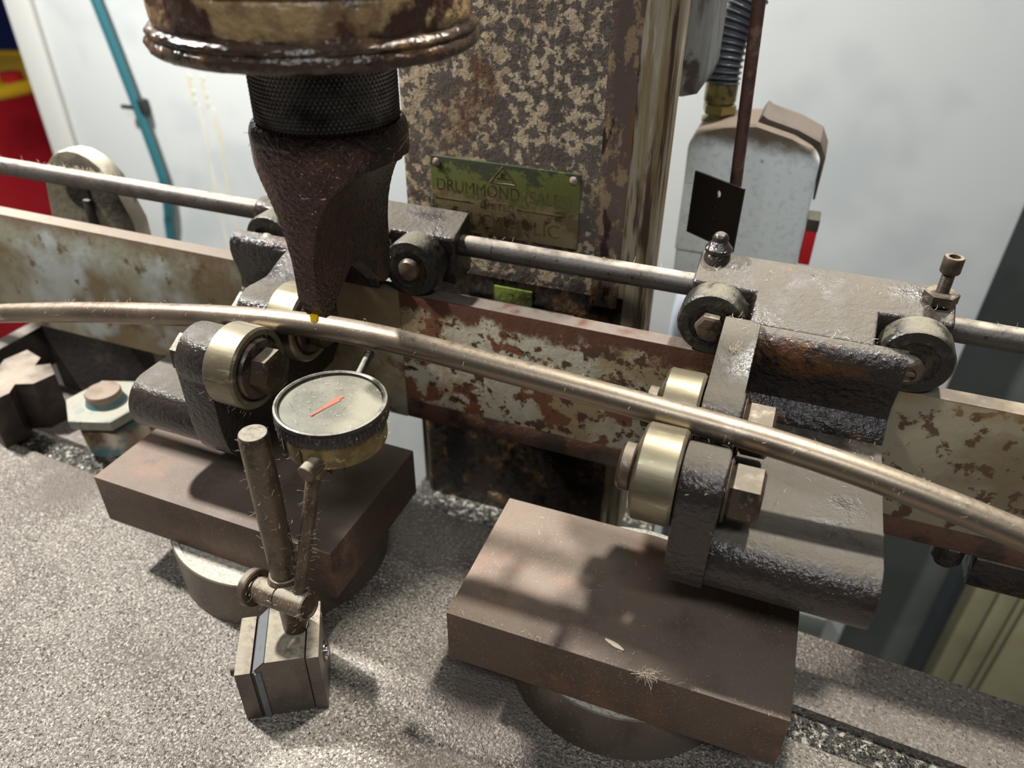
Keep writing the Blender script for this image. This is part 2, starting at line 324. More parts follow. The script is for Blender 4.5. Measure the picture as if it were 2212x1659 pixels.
def thing(name, label, cat, loc, group=None, rotz=0.0):
    o = bpy.data.objects.new(name, None); COL.objects.link(o); o.location = loc; o.rotation_euler = (0, 0, rotz); o.empty_display_size = .02
    return tag(o, label, cat, group)
def tag(o, label, cat, group=None):
    o['label'] = label; o['category'] = cat
    if group: o['group'] = group
    return o
def structure(o): o['kind'] = 'structure'; return o
def plabel(o, t): o['label'] = t; return o

def arc(cy, cz, r, a0, a1, n=10):
    return [(cy + r * math.cos(math.radians(a0 + (a1 - a0) * k / n)), cz + r * math.sin(math.radians(a0 + (a1 - a0) * k / n))) for k in range(n + 1)]

# ------------------------------------------------------------------ the room
FZ = -.93
structure(build('floor', B().box((-.8, 1.2, FZ - .025), (6.5, 5.6, .05)), MT['floor']))
structure(build('ceiling', B().box((-.8, 1.2, 2.52), (6.5, 5.6, .05)), MT['batten']))
b = B().prism([(-1.262, FZ), (.226, FZ), (.30, 2.495), (-1.262, 2.495)], 'y', 1.0, 1.03, .002)
structure(build('wall_back', b, MT['wall'], origin=(-.5, 1.0, FZ)))
structure(build('trim_1', B().box((-1.233, .995, (FZ + 2.495) / 2), (.058, .012, 2.495 - FZ), .004), MT['batten']))
structure(build('wall_right', B().box((.335, 1.055, (FZ + 2.495) / 2), (.26, .03, 2.495 - FZ), .002), MT['wall_grey']))
structure(build('wall_rear', B().box((-.8, 3.6, (FZ + 2.495) / 2), (6.5, .05, 2.495 - FZ)), MT['wall']))
structure(build('wall_left', B().box((-4.0, 1.2, (FZ + 2.495) / 2), (.05, 5.5, 2.495 - FZ)), MT['wall']))
structure(build('trim_2', B().box((.12, .992, -.675), (.16, .016, .05), .004), MT['wall_grey']))
# yellow drips on the panel: thin dried runs
dr = thing('drip_stains', 'four thin yellow dried drip runs on the white wall panel behind the press', 'stain', (-.94, .9995, .02))
for x0, z0, z1, w in ((-.925, .12, .075, .009), (-.9, .12, .072, .008), (-.915, .075, -.35, .006), (-.888, .072, -.35, .006)):
    n = 14; pl = []; pr = []
    for k in range(n + 1):
        t = k / n; z = z0 + (z1 - z0) * t; ww = w * (.8 + .35 * math.sin(k * 1.7)) / 2; xx = x0 + (z0 - z) * -.02 + .001 * math.sin(k)
        pl.append((xx - ww, z)); pr.append((xx + ww, z))
    build('drip', B().prism(pl + pr[::-1], 'y', .9994, 1.0005), MT['stain'], dr)

# cable with clip on the panel
cb = thing('teal_cable', 'teal green cable hanging in a loose curve down the white wall panel', 'cable', (-1.04, .985, -.5))
pts = smooth_path([(-1.117, .988, .50), (-1.083, .988, .30), (-1.0620, .988, .217), (-1.0345, .987, .0705), (-1.0197, .987, -.0268), (-1.0167, .987, -.0725), (-1.0238, .987, -.118), (-1.0315, .988, -.1485), (-1.046, .988, -.29), (-1.056, .989, -.6)], 8)
build('sheath', B().tube(pts, .0076, 14), MT['cable'], cb)
b = B().box((-1.0285, .9915, .064), (.022, .016, .022), .003).box((-1.047, .982, .062), (.026, .006, .006), .001)
plabel(build('cable_clip', b, MT['clip'], cb), 'black plastic cable clip')

# beige grooved cabinet at the lower right
cab = thing('beige_cabinet', 'beige metal cabinet with three fine upright grooves standing right of the dark grey panel', 'cabinet', (.65, .99, FZ))
b = B()
xs = [.367, .412, .4135, .44, .4415, .452, .4535, 1.0]
for i in range(0, 8, 2): b.box(((xs[i] + xs[i + 1]) / 2, 1.20, (FZ - .18) / 2 - .0), (xs[i + 1] - xs[i], .40, -.18 - FZ), .0006)
build('body', b, MT['beige'], cab)
b = B()
for x in (.41275, .44075, .45275): b.box((x, 1.1993, (FZ - .18) / 2), (.0024, .40, -.185 - FZ))
plabel(build('groove_strip', b, MT['groove'], cab), 'dark groove strips')
plabel(build('gap_shade_strip', B().box((.3590, 1.015, (FZ - .15) / 2), (.0150, .045, -.15 - FZ), .001), MT['clip'], cab), 'black strip standing in for the shaded gap')  # added black strip: paints the shade of the gap, covers the lit cabinet side
build('plinth', B().box((.68, 1.2, FZ + .015), (.6, .36, .03)), MT['groove'], cab)

# drums at far left
def drum(name, label, x, y, z, body, lid, r=.29, h=.80):
    d = thing(name, label, 'drum', (x, y, z))
    prof = [(0, 0), (r - .01, 0), (r, .012)]
    for c in (.28, .56):
        prof += [(r, h * c - .04), (r + .010, h * c - .015), (r + .010, h * c + .015), (r, h * c + .04)]
    for k in range(8):
        zc = h * .64 + k * .012
    prof += [(r, h - .02), (r + .006, h - .008), (r, h), (0, h)]
    build('body', B().lathe((x, y, z), (0, 0, 1), prof, 64), body, d)
    build('lid', B().lathe((x, y, z + h), (0, 0, 1), [(0, .004), (r - .03, .004), (r - .02, .012), (r + .004, .012), (r + .006, -.012), (r + .001, -.02)], 64), lid, d)
    return d
d = drum('red_drum', 'red steel oil drum with a yellow lid at the far left', -2.345, 1.62, FZ, MT['drum_red'], MT['drum_yellow'])
build('bung', B().cyl((-2.13, 1.62, FZ + .802), (0, 0, 1), .03, .025), MT['red_btn'], d)
d = drum('blue_drum', 'navy blue drum with a red rim behind the red drum', -2.99, 2.45, FZ, MT['drum_blue'], MT['drum_red'], h=.98)

# ------------------------------------------------------------------ press table
TH = -.055; TO = Vector((-.05, .368, 0))
def tw(u, v, z=0.0): return Vector((TO.x + u * math.cos(TH) - v * math.sin(TH), TO.y + u * math.sin(TH) + v * math.cos(TH), z))
tab = thing('press_table', 'gritty cast iron press table with a tee slot under the steel discs', 'table', (-.05, .2, -.6))
def slab(u0, u1, v0, v1, z0, z1, bev=.0015):
    bm = bmesh.new()
    b = B().box(((u0 + u1) / 2, (v0 + v1) / 2, (z0 + z1) / 2), (u1 - u0, v1 - v0, z1 - z0), bev)
    b.v = [tuple(tw(p[0], p[1], p[2])) for p in b.v]; return b
build('front_slab', slab(-1.1, .75, -.47, -.079, -.05, 0), MT['table'], tab)
build('rear_slab', slab(-1.1, .75, -.057, -.002, -.05, 0), MT['table_rear'], tab)
build('slot_floor', slab(-1.1, .75, -.085, -.05, -.05, -.006), MT['grit'], tab)
build('slot_bridge', slab(-.245, -.098, -.0795, -.0565, -.05, 0, .0004), MT['table'], tab)
build('bed_body', slab(-1.08, .73, -.45, -.02, -.60, -.05), MT['arch_dark'], tab)
build('pedestal', slab(-.7, .5, -.4, -.06, FZ, -.60), MT['arch_dark'], tab)
tag(build('stop_bar', B().box((-.630, .350, .0215), (.016, .15, .042), .003), MT['arch_dark']), 'dark grimy flat stop bar on edge behind the vee block at the far left', 'bar')
# loose swarf packed in the tee slot and crumbs on the table
def lumps(n, fn, s0, s1):
    b = B()
    for _ in range(n):
        p = Vector(fn()); s = random.uniform(s0, s1)
        q = [p + Vector((random.uniform(-1, 1) * s, random.uniform(-1, 1) * s, random.uniform(0, .8) * s)) for _ in range(3)]
        top = p + Vector((random.uniform(-.3, .3) * s, random.uniform(-.3, .3) * s, s * random.uniform(.5, 1)))
        b.add(q + [top], [(0, 1, 2), (0, 1, 3), (1, 2, 3), (2, 0, 3)])
    return b
o = build('swarf', lumps(5200, lambda: tw(random.choice((random.uniform(-.6, -.245), random.uniform(-.098, .4))), -.0785 + random.random() ** 1.3 * .018, -.0068 + random.random() * .0045), .0006, .0018), MT['swarf'], tab, angle=5); o['kind'] = 'stuff'
o = build('crumbs', lumps(520, lambda: tw(random.uniform(-.5, .4), random.uniform(-.30, 0) if random.random() < .8 else random.uniform(-.057, 0), 0), .0003, .0009), MT['crumb'], tab, angle=5); o['kind'] = 'stuff'

# ------------------------------------------------------------------ column
col = thing('press_column', 'tall mottled cream and brown press column behind the rail, with maker plate', 'column', (-.165, .5, FZ))
def rrect(x0, x1, y0, y1, r_fl, r_fr, n=8):
    p = [(x0, y1), (x0, y0 + r_fl)]
    p += [(x0 + r_fl - r_fl * math.cos(PI / 2 * k / n), y0 + r_fl - r_fl * math.sin(PI / 2 * k / n)) for k in range(1, n + 1)]
    p += [(x1 - r_fr, y0)]
    p += [(x1 - r_fr + r_fr * math.sin(PI / 2 * k / n), y0 + r_fr - r_fr * math.cos(PI / 2 * k / n)) for k in range(1, n + 1)]
    p += [(x1, y1)]
    return p
build('front_face', B().prism([(-.25, .475), (-.25, .453), (-.247, .447), (-.242, .445), (-.113, .445), (-.113, .475)], 'z', .162, 1.2), MT['column'], col)
build('rounded_edge', B().prism([(-.113, .475), (-.113, .445), (-.098, .445), (-.0955, .4465), (-.0955, .475)], 'z', .155, 1.2), MT['column_edge'], col)
build('side_face', B().prism([(-.0975, .4475)] + [(-.0940 + .0170 * math.sin(a), .4635 - .0170 * math.cos(a)) for a in [PI / 2 * k / 6 for k in range(7)]] + [(-.077, .478), (-.0975, .478)], 'z', -.05, 1.2), MT['column_side'], col)
build('foot_face', B().prism([(-.2495, .475), (-.2495, .455), (-.245, .449), (-.24, .4465), (-.0915, .4465), (-.0915, .475)], 'z', -.06, .1625), MT['column_oily'], col)
build('core', B().prism([(-.249, .58), (-.249, .474), (-.0775, .4745), (-.0775, .477), (-.1, .479), (-.1, .58)], 'z', FZ, 1.2), MT['column_side'], col)
build('left_edge', B().prism([(-.2525, .48), (-.2525, .456), (-.2495, .4505), (-.2465, .452), (-.2465, .48)], 'z', -.05, .165), MT['column_side'], col)
plabel(build('rear_arm', B().box((-.158, .555, .75), (.176, .09, .95), .012), MT['rear_grey'], col), 'worn grey rear arm')
build('foot_ledge', B().box((-.155, .44, -.30), (.205, .10, .49), .004), MT['grit'], col)
o = build('swarf', lumps(1500, lambda: (random.uniform(-.255, -.07), .36 + random.random() * .085, -.056 + random.random() ** 2 * .004), .0007, .0022), MT['swarf'], col, angle=5); o['kind'] = 'stuff'
# maker plate
NP = build('name_plate', B().box((-.175, .4442, .2180), (.102, .0026, .049), .0004), MT['name_green'], col)
plabel(NP, 'worn green brass maker plate with raised lettering')
def text(body, size, x, z, name, mat, parent, y=.4431, align='CENTER', depth=.0005, sx=1.0):
    cu = bpy.data.curves.new('txt', 'FONT'); cu.body = body; cu.size = size; cu.extrude = depth; cu.align_x = align; cu.offset = 0
    t = bpy.data.objects.new('txt', cu); COL.objects.link(t)
    dg = bpy.context.evaluated_depsgraph_get(); me = bpy.data.meshes.new_from_object(t.evaluated_get(dg))
    bpy.data.objects.remove(t)
    me.transform(Matrix.Diagonal((sx, 1, 1, 1))); me.transform(Matrix.Rotation(PI / 2, 4, 'X')); me.transform(Matrix.Translation((x, y, z)))
    off = Vector((0, 0, 0)); p = parent
    while p is not None: off += p.location; p = p.parent
    me.transform(Matrix.Translation(-off)); me.materials.clear(); me.materials.append(mat)
    o = bpy.data.objects.new(name, me); COL.objects.link(o); o.parent = parent
    return o
text('DRUMMOND (SALES)', .0118, -.1755, .2203, 'lettering', MT['name_letters'], NP, sx=.84)
text('LIMITED', .0066, -.179, .2122, 'lettering', MT['name_letters'], NP)
text('NEUDRAULIC', .0132, -.1755, .1992, 'lettering', MT['name_letters'], NP, sx=.98)
tri = [(-.1838, .2303), (-.1662, .2303), (-.1750, .2415)]
b = B()
for i in range(3):
    a = Vector((tri[i][0], .4429, tri[i][1])); c = Vector((tri[(i + 1) % 3][0], .4429, tri[(i + 1) % 3][1])); b.tube([a, c], .0009, 6)
b.box((-.175, .4429, .2333), (.008, .001, .0012)).box((-.175, .4429, .2355), (.003, .001, .003))
plabel(build('emblem', b, MT['name_letters'], NP), 'raised triangle emblem')
b = B().box((-.2085, .4429, .2146), (.026, .001, .0011)).box((-.1490, .4429, .2146), (.032, .001, .0011))
build('rule_line', b, MT['name_letters'], NP)
for x in (-.2215, -.1285): build('rivet', B().lathe((x, .4431, .2385), (0, -1, 0), [(.0028, 0), (.0025, .001), (.0012, .0019), (0, .0021)], 16), MT['rivet'], NP)
nb = plabel(build('number_plate', B().box((-.168, .4452, .1495), (.028, .0026, .014), .0004), MT['num_green'], col), 'small moss green number plate')
text('24', .011, -.166, .1455, 'lettering', MT['name_letters'], nb, y=.4440)

# ------------------------------------------------------------------ rail, shaft, end bracket
rail = thing('guide_rail', 'long flat painted guide rail with peeling rust running behind the bent bar', 'rail', (-.2, .391, .073))
build('rusty_section', B().box(((-.224 + .012) / 2, .391, .1222), (.236, .012, .0985), .0008), MT['rail_rust'], rail)
build('right_section', B().box(((.012 + .62) / 2, .391, .1222), (.608, .012, .0985), .0008), MT['rail_right'], rail)
build('left_section', B().box(((-.224 - 1.05) / 2, .3905, .1222), (.826, .0124, .0989), .0008), MT['rail_left'], rail)
b = B()
for sx, x0, x1 in ((1, -.224, .012), (2, .012, .62)):
    b.box(((x0 + x1) / 2, .3850, .0808), (x1 - x0 - .001, .0008, .015), .0005)
plabel(build('rust_lip', b, mk('rust_brown_lip', (80, 54, 41), .5, 0, [((50, 37, 30), 50, .48, .6, 6, U3, 1, .35)], [(300, .5, .001, 4)]), rail), 'rust brown lower lip')
build('mounting_bolt', B().cyl((.128, .392, .074), (0, 0, -1), .0085, .012).cyl((.128, .392, .062), (0, 0, -1), .006, .004), MT['cast_oily'], rail)
build('rail_foot', B().box((.22, .398, .062), (.16, .03, .022), .003).box((.28, .40, -.02), (.03, .02, .16), .003), MT['cast_oily'], rail)
build('rail_foot', B().box((-.165, .42, .121), (.09, .048, .05), .004), MT['cast_oily'], rail)
build('rail_foot', B().box((-.51, .4115, .11), (.05, .031, .06), .004), MT['arch_dark'], rail)

sh = build('guide_shaft', B().lathe((-1.15, .415, .197), (1, 0, 0), [(0, 0), (.006, 0), (.0067, .001), (.0067, 1.709), (.006, 1.71), (0, 1.71)], 40), MT['shaft'])
tag(sh, 'straight dusty round guide shaft running above the rail through both carriages', 'shaft')

br = thing('end_bracket', 'round topped grimy end bracket holding the guide shaft at the left', 'bracket', (-.525, .45, -.6))
pl = [(-.582, -.35), (-.575, .15)] + [(-.5300 + .040 * math.cos(math.radians(a)), .170 + .042 * math.sin(math.radians(a))) for a in range(170, 20, -15)] + [(-.485, .16), (-.487, .0), (-.495, -.35)]
build('upright', B().prism(pl, 'y', .430, .446, .003), MT['arch'], br)
build('oily_boss', B().cyl((-.533, .431, .178), (0, -1, 0), .012, .003).box((-.524, .427, .15), (.007, .005, .05), .002), MT['arch_dark'], br)
build('lower_web', B().box((-.556, .4235, -.10), (.130, .012, .325), .003), MT['arch_dark'], br)
build('foot', B().box((-.54, .47, -.62), (.20, .07, .60), .005), MT['arch_dark'], br)
o = build('lint', B(), MT['lint'], br) if False else None

# ------------------------------------------------------------------ bent bar
def barz(x):
    K = [(-.62, .108), (-.55, .128), (-.4833, .1440), (-.42, .1580), (-.3579, .1700), (-.2868, .1822), (-.2299, .1890), (-.1815, .1906), (-.1161, .1878), (-.0446, .1838), (.0206, .1790), (.0716, .1715), (.1235, .1605), (.19, .1440), (.26, .1230)]
    for (a, za), (c, zc) in zip(K, K[1:]):
        if a <= x <= c:
            i = K.index((a, za)); p0 = K[max(i - 1, 0)]; p3 = K[min(i + 2, len(K) - 1)]
            t = (x - a) / (c - a); m1 = (zc - p0[1]) / (c - p0[0]) * (c - a); m2 = (p3[1] - za) / (p3[0] - a) * (c - a)
            return (2 * t ** 3 - 3 * t * t + 1) * za + (t ** 3 - 2 * t * t + t) * m1 + (-2 * t ** 3 + 3 * t * t) * zc + (t ** 3 - t * t) * m2
BY = .303
xs = [-.486 + (.21 + .486) * k / 110 for k in range(111)]
pts = [(x, BY, barz(x)) for x in xs]
pts[0:0] = [(xs[0] - .001, BY, barz(xs[0]) - .0003)]
rd = [.0054] + [.0064 + .0004 * min(1, max(0, (x + .49) / .2)) for x in xs]
bar = build('bent_bar', B().tube(pts, rd, 36), MT['bar']); tag(bar, 'long brown steel bar bent into a bow, lying across the four rollers', 'bar')

# ------------------------------------------------------------------ carriages
def carriage(label, arm, rib, mir, ring_x, house, wheels, web, bolts):
    """mir=+1: roller on the -x side of its boss (right carriage); -1: mirrored"""
    c = thing('roller_carriage', label, 'carriage', ((house[0] + house[1]) / 2, .39, .105))
    x0, x1 = arm
    # top housing around the shaft
    x0h, x1h = house; w0, w1 = web
    plan = [(x0h, .4295), (x0h, .4035), (w0, .4035), (w0, .3818), (w1, .3818), (w1, .4035), (x1h, .4035), (x1h, .4295)]
    tp = B().prism(plan, 'z', .1735, .2120, .0022, 3)
    tp.v = [(p[0], p[1], p[2] if p[2] < .19 else p[2] - .2120 + .2049 + (p[1] - .4035) * .41 - max(0, p[1] - .420) ** 2 * 22) for p in tp.v]
    build('top_plate', tp, MT['cast'], c)
    # curtain: dark curved front between web and arm
    cp = [(.3836, .1964), (.3805, .1952), (.3775, .1934), (.3752, .1900), (.3743, .1845), (.3752, .178), (.3778, .170), (.3793, .163), (.3785, .156), (.3745, .152), (.3715, .1485), (.370, .1435), (.370, .1415), (.3832, .1415)]
    plabel(build('curtain', B().prism(cp, 'x', x0, x1, .0006, 2, 40), MT['cast_oily'], c), 'oily dark curved apron')
    nose = arc(.2815, .1265, .0180, 100, 270, 14)
    ap = [(.3832, .1446), (.30, .1446)] + nose + [(.30, .1095), (.335, .115), (.372, .118), (.3832, .126)]
    build('arm', B().prism(ap, 'x', x0, x1, .0008, 2, 40), MT['cast'], c)
    dz = 0 if mir > 0 else .0050
    rp = [(.382, .1985), (.362, .1945), (.345, .1885)] + arc(.328, .1665 + dz, .0185, 75, 140, 6) + [(.3085, .164), (.303, .158), (.2975, .164)] + arc(.278, .1665 + dz, .0185, 40, 180, 10) + [(.2600, .135)] + arc(.2815, .1260, .0200, 190, 265, 6) + [(.30, .1070), (.335, .113), (.372, .116), (.382, .126)]
    build('rib', B().prism(rp, 'x', rib[0], rib[1], .0012, 2, 30), MT['cast'], c)
    for ry in ((.278, .328) if mir > 0 else (.2768, .3292)):
        rz = .1665 if mir > 0 else .1717; d = -mir
        R = build('roller', B().lathe((ring_x - d * .0095, ry, rz), (d, 0, 0), [(.0182, .001), (.0190, 0), (.0218, 0), (.023, .0013), (.023, .0177), (.0218, .019), (.0190, .019), (.0182, .0178)], 72), MT['roller'], c)
        build('bearing_face', B().lathe((ring_x - d * .0095, ry, rz), (d, 0, 0), [(0, .0008), (.0180, .0008), (.0180, .0176), (.0176, .0178), (.0174, .0172), (.0171, .0172), (.0169, .0194), (.0162, .0204), (0, .0206)], 56), MT['cap'], R)
        xb = ring_x + d * .0111
        rot = .35 if ry < .3 else .1
        if mir > 0: build('bolt_end', B().cyl((xb, ry, rz), (d, 0, 0), .0115, .0075, .0015), MT['cap'], c)
        else: build('bolt_head', B().hexa((xb, ry, rz), (d, 0, 0), .0128, .0105, .0014, rot), MT['bolt'], c)
        # boss
        bx = rib[0] if mir > 0 else rib[1]
        xs_ = ring_x - d * .0105
        build('boss', B().lathe((xs_, ry, rz), (-d, 0, 0), [(0, 0), (.0135, 0), (.0165, .0008), (.0182, .002), (.0182, abs(rib[1] - rib[0]) - .001), (.0175, abs(rib[1] - rib[0])), (0, abs(rib[1] - rib[0]))], 48), MT['cast'], c)
        fx = (xs_ - d * (abs(rib[1] - rib[0]) + .0))
        if mir > 0: build('bolt_head', B().cyl((fx, ry, rz), (-d, 0, 0), .0150, .002).hexa((fx + .002, ry, rz), (-d, 0, 0), .0140, .0145, .0015, .5), MT['bolt'], c)
        else: build('nut', B().hexa((fx, ry, rz), (-d, 0, 0), .0115, .0105, .001, .3), MT['bolt'], c)
    for i, wx in enumerate(wheels):
        w = build('wheel', B().lathe((wx, .402, .1895), (0, -1, 0), [(0, 0), (.0175, 0), (.0187, .0012), (.0187, .0160), (.0176, .0176), (.0120, .0182), (.0105, .0172), (0, .0170)], 56), MT['wheel'], c)
        k = bolts[i]
        if k == 'hex': build('axle_bolt', B().hexa((wx, .3855, .1895), (0, -1, 0), .0082, .007, .001, .2), MT['cap'], w)
        elif k == 'slot':
            b = B().lathe((wx - .003, .3855, .1850), (0, -1, 0), [(0, 0), (.0085, 0), (.0085, .003), (.0062, .0055), (.0045, .0062), (.0045, .0045), (0, .0045)], 32).box((wx - .003, .3808, .1850), (.008, .003, .0016))
            build('axle_bolt', b, MT['cap'], w)
        else: build('axle_bolt', B().lathe((wx, .3855, .1895), (0, -1, 0), [(0, 0), (.0075, 0), (.0075, .002), (.006, .0045), (.0035, .0055), (0, .0055)], 24), MT['cap'], w)
    return c
rc = carriage('dusty cast roller carriage right of the column, with a socket screw standing on top', (-.004, .071), (-.0215, -.0025), 1, -.0315, (-.044, .091), (-.0287, .0753), (-.0085, .0545), ('hex', 'slot'))
# screw and nut, grease nipple
b = B().lathe((.0825, .418, .211), (0, 0, 1), [(.0030 + .00025 * (k % 2), .0005 * k) for k in range(34)], 20)
build('set_screw', b.lathe((.0825, .418, .2265), (0, 0, 1), [(.003, 0), (.0046, .0004), (.005, .001), (.005, .0085), (.0046, .0092), (.0028, .0092), (.0026, .0055), (0, .0055)], 28), MT['bolt'], rc)
build('lock_nut', B().hexa((.0825, .418, .2098), (0, 0, 1), .0088, .0062, .0006, .25), MT['bolt'], rc)
build('grease_nipple', B().lathe((-.0345, .424, .207), (0, 0, 1), [(0, 0), (.0085, 0), (.0072, .0075), (.0066, .0082), (.0076, .0095), (.0078, .0115), (.0060, .0135), (.0044, .0155), (.0046, .0175), (.0036, .0195), (.0018, .0205), (0, .0207)], 28), MT['cast'], rc)
lc = carriage('dark oily roller carriage left of the press tool, under the high part of the bar', (-.343, -.289), (-.2922, -.2712), -1, -.2602, (-.335, -.192), (-.318, -.214), (-.298, -.236), ('dome', 'dome'))
build('shaft_collar', B().lathe((-.344, .415, .197), (1, 0, 0), [(.0067, 0), (.0098, 0), (.0105, .001), (.0105, .0085), (.0098, .0095)], 32), MT['cast'], lc)

# ------------------------------------------------------------------ ram and press tool
RX, RY = -.205, .303
ram = thing('press_ram', 'oily flaking round press ram with a lipped ring and knurled collar', 'ram', (RX, RY, .297))
prof = [(.0795, .012), (.0805, .03), (.0800, .0325), (.0815, .034), (.0815, .30), (0, .30)]
def lumpy(b, c, amp, sc):
    out = []
    for p in b.v:
        v = Vector(p); d = Vector((v.x - c[0], v.y - c[1], 0))
        if d.length > 1e-5:
            n = mnoise.noise(v * sc) + .5 * mnoise.noise(v * sc * 2.3); v += d.normalized() * n * amp
        out.append(tuple(v))
    b.v = out; return b
pr = [(.0640, .3445)] + [(.0655, .3455 + .0025 * k) for k in range(1, 6)] + [(.0645, .3595), (.0662, .361)] + [(.0665, .364 + .006 * k) for k in range(0, 24)] + [(0, .51)]
build('cylinder_housing', lumpy(B().lathe((RX, RY, 0), (0, 0, 1), pr, 160), (RX, RY), .0009, 90), MT['ram'], ram)
pr = [(.0, .3350), (.0645, .3350), (.0668, .3355), (.0685, .3370), (.0690, .3388), (.0686, .3404), (.0678, .3412), (.0674, .3416), (.0678, .3420), (.0682, .3430), (.0679, .3441), (.0668, .3450), (.0650, .3456), (.0645, .3475), (0, .3475)]
build('lip_ring', lumpy(B().lathe((RX, RY, 0), (0, 0, 1), pr, 200), (RX, RY), .0008, 120), MT['ram_ring'], ram)
# knurled collar: real diamond relief
def knurl(r, z0, z1, nu=124, per=4, amp=.00055):
    pitch = 2 * PI * r / nu; nz = int((z1 - z0) / (pitch / per)); seg = nu * per
    vs = []; fs = []
    for j in range(nz + 1):
        z = z0 + (z1 - z0) * j / nz
        for i in range(seg):
            a = 2 * PI * i / seg; u = i / per; w = (z - z0) / pitch * .62
            t1 = abs(((u + w) % 1) - .5) * 2; t2 = abs(((u - w) % 1) - .5) * 2
            rr = r + amp * (min(t1, t2) * 1.6 - .4)
            vs.append((RX + rr * math.cos(a), RY + rr * math.sin(a), z))
    for j in range(nz):
        for i in range(seg):
            i2 = (i + 1) % seg; fs.append((j * seg + i, j * seg + i2, (j + 1) * seg + i2, (j + 1) * seg + i))
    return B().add(vs, fs)
build('knurled_collar', knurl(.0316, .3030, .3360, 92, 6, .0009), MT['knurl'], ram, angle=60)

tool = thing('press_tool', 'oily brown press tool with two prongs hanging from the knurled collar above the bar', 'tool', (RX, RY, .212))
build('collar_ring', lumpy(B().lathe((RX, RY, 0), (0, 0, 1), [(.030, .2985), (.030, .3035), (.0330, .3038), (.0343, .3030), (.0352, .3010), (.0358, .2985), (.0358, .2980), (.030, .2975)], 96), (RX, RY), .0002, 200), MT['tool'], tool)
def make_tool():
    R = .0358; ztop = .2985; zf = .2885; nt = 128; nz = 80
    def zb(y):  # bottom: inverted V notch along x, prongs rounded
        a = abs(y)
        base = .2126 - y * .11
        notch = .2320 - y * .11 - .0194 * min(1, max(0, (a - .004) / .0235))
        tip = base + max(0, (a - .0318)) * 2.4
        return max(notch, tip) if a > .02 else notch
    def w(z):   # half thickness: concave scoops on both sides, thickest at the top
        if z >= zf: return R
        t = (zf - z) / (zf - .209)
        k = min(1, t / .62)
        c = 1 - math.sqrt(max(0, 1 - (1 - k) ** 2))     # quarter-circle runout
        base = .0062 - .0010 * t
        return base + (R - base) * c
    vs = []; ids = {}
    for i in range(nt):
        th = 2 * PI * i / nt; y = R * math.sin(th); x = R * math.cos(th)
        for j in range(nz + 1):
            zb_ = zb(y); z = ztop + (zb_ - ztop) * (j / nz)
            ww = w(z); xx = max(-ww, min(ww, x)); yy = y
            # taper in at the very bottom of the outer faces
            s = max(0, (.228 - z) / .016); yy = y * (1 - .05 * s)
            ids[i, j] = len(vs); vs.append((RX + xx, RY + yy, z))
    fs = []
    for i in range(nt):
        i2 = (i + 1) % nt
        for j in range(nz): fs.append((ids[i, j], ids[i2, j], ids[i2, j + 1], ids[i, j + 1]))
    # bottom cap: join mirrored pairs (th, pi - th)
    h = nt // 2; q = nt // 4
    for k in range(-q, q):
        a, a2 = k % nt, (k + 1) % nt; m, m2 = (h - k) % nt, (h - k - 1) % nt
        f = [ids[a, nz], ids[a2, nz], ids[m2, nz], ids[m, nz]]
        f = list(dict.fromkeys(f))
        if len(f) >= 3: fs.append(tuple(f))
    fs.append(tuple(ids[i, 0] for i in range(nt)))
    return B().add(vs, fs)
build('forked_body', make_tool(), MT['tool'], tool, angle=32)
plabel(build('oil_drop', B().lathe((RX - .0005, .2712, .2163), (0, 0, -1), [(0, -.001), (.002, -.001), (.0022, .0005), (.0019, .0022), (.001, .0032), (0, .0034)], 20), MT['oil'], tool), 'amber drop of oil')
web_pts = lambda a, c, n, sag: [Vector(a).lerp(Vector(c), k / n) + Vector((0, 0, -sag * 4 * (k / n) * (1 - k / n))) for k in range(n + 1)]
cw = B().tube(web_pts((-.1400, .300, .3365), (-.1697, .301, .292), 14, .002), .00012, 4).tube(web_pts((-.1575, .3005, .3085), (-.1697, .303, .2965), 10, .001), .0001, 4)
cwo = build('cobweb', cw, MT['web']); tag(cwo, 'thin cobweb threads strung between the ram ring and the press tool', 'cobweb')

# ------------------------------------------------------------------ discs and plates
def disc(label, x, y):
    d = build('steel_disc', B().lathe((x, y, 0), (0, 0, 1), [(0, 0), (.0695, 0), (.07, .0006), (.07, .0362), (.0692, .037), (.066, .037), (.0655, .0355), (0, .0355)], 128), MT['disc'], origin=(x, y, 0))
    return tag(d, label, 'disc', 'steel discs under the plates')
disc('round grey steel disc under the left plate, behind the gauge base', -.2815, .303)
disc('round grey steel disc under the right plate', -.040, .304)
def plate(label, cx, cy, rot, w, dpt, corner):
    b = B().box((cx, cy, .0555), (w, dpt, .037), .0009, rot)
    p = build('steel_plate', b, MT['plate'], origin=(cx, cy, .037))
    return tag(p, label, 'plate', 'steel plates on the discs')
plate('thick brown steel plate on the left disc, behind the gauge stand post', -.2905, .3010, -.012, .1755, .101, None)
pr_ = plate('thick rust brown steel plate nearest the camera on the right disc', -.0385, .2850, .010, .174, .0945, None)
ch = B().lathe((-.0372, .2495, .0752), (.95, -.31, 0), [(0, -.0062), (.0007, -.0055), (.0014, -.002), (.0014, .001), (.0007, .0045), (0, .0055)], 10)
ch.v = [(p[0], p[1], .0741 + (p[2] - .0738) * .45) for p in ch.v]
tag(build('wood_sliver', ch, MT['chip']), 'pale wood sliver lying on the right steel plate', 'sliver')

# ------------------------------------------------------------------ magnetic base stand with dial gauge
BA = math.radians(31)
st = thing('gauge_stand', 'brown steel gauge stand with a square base, thick post and cross clamp', 'stand', (-.1865, .2052, 0), rotz=BA)
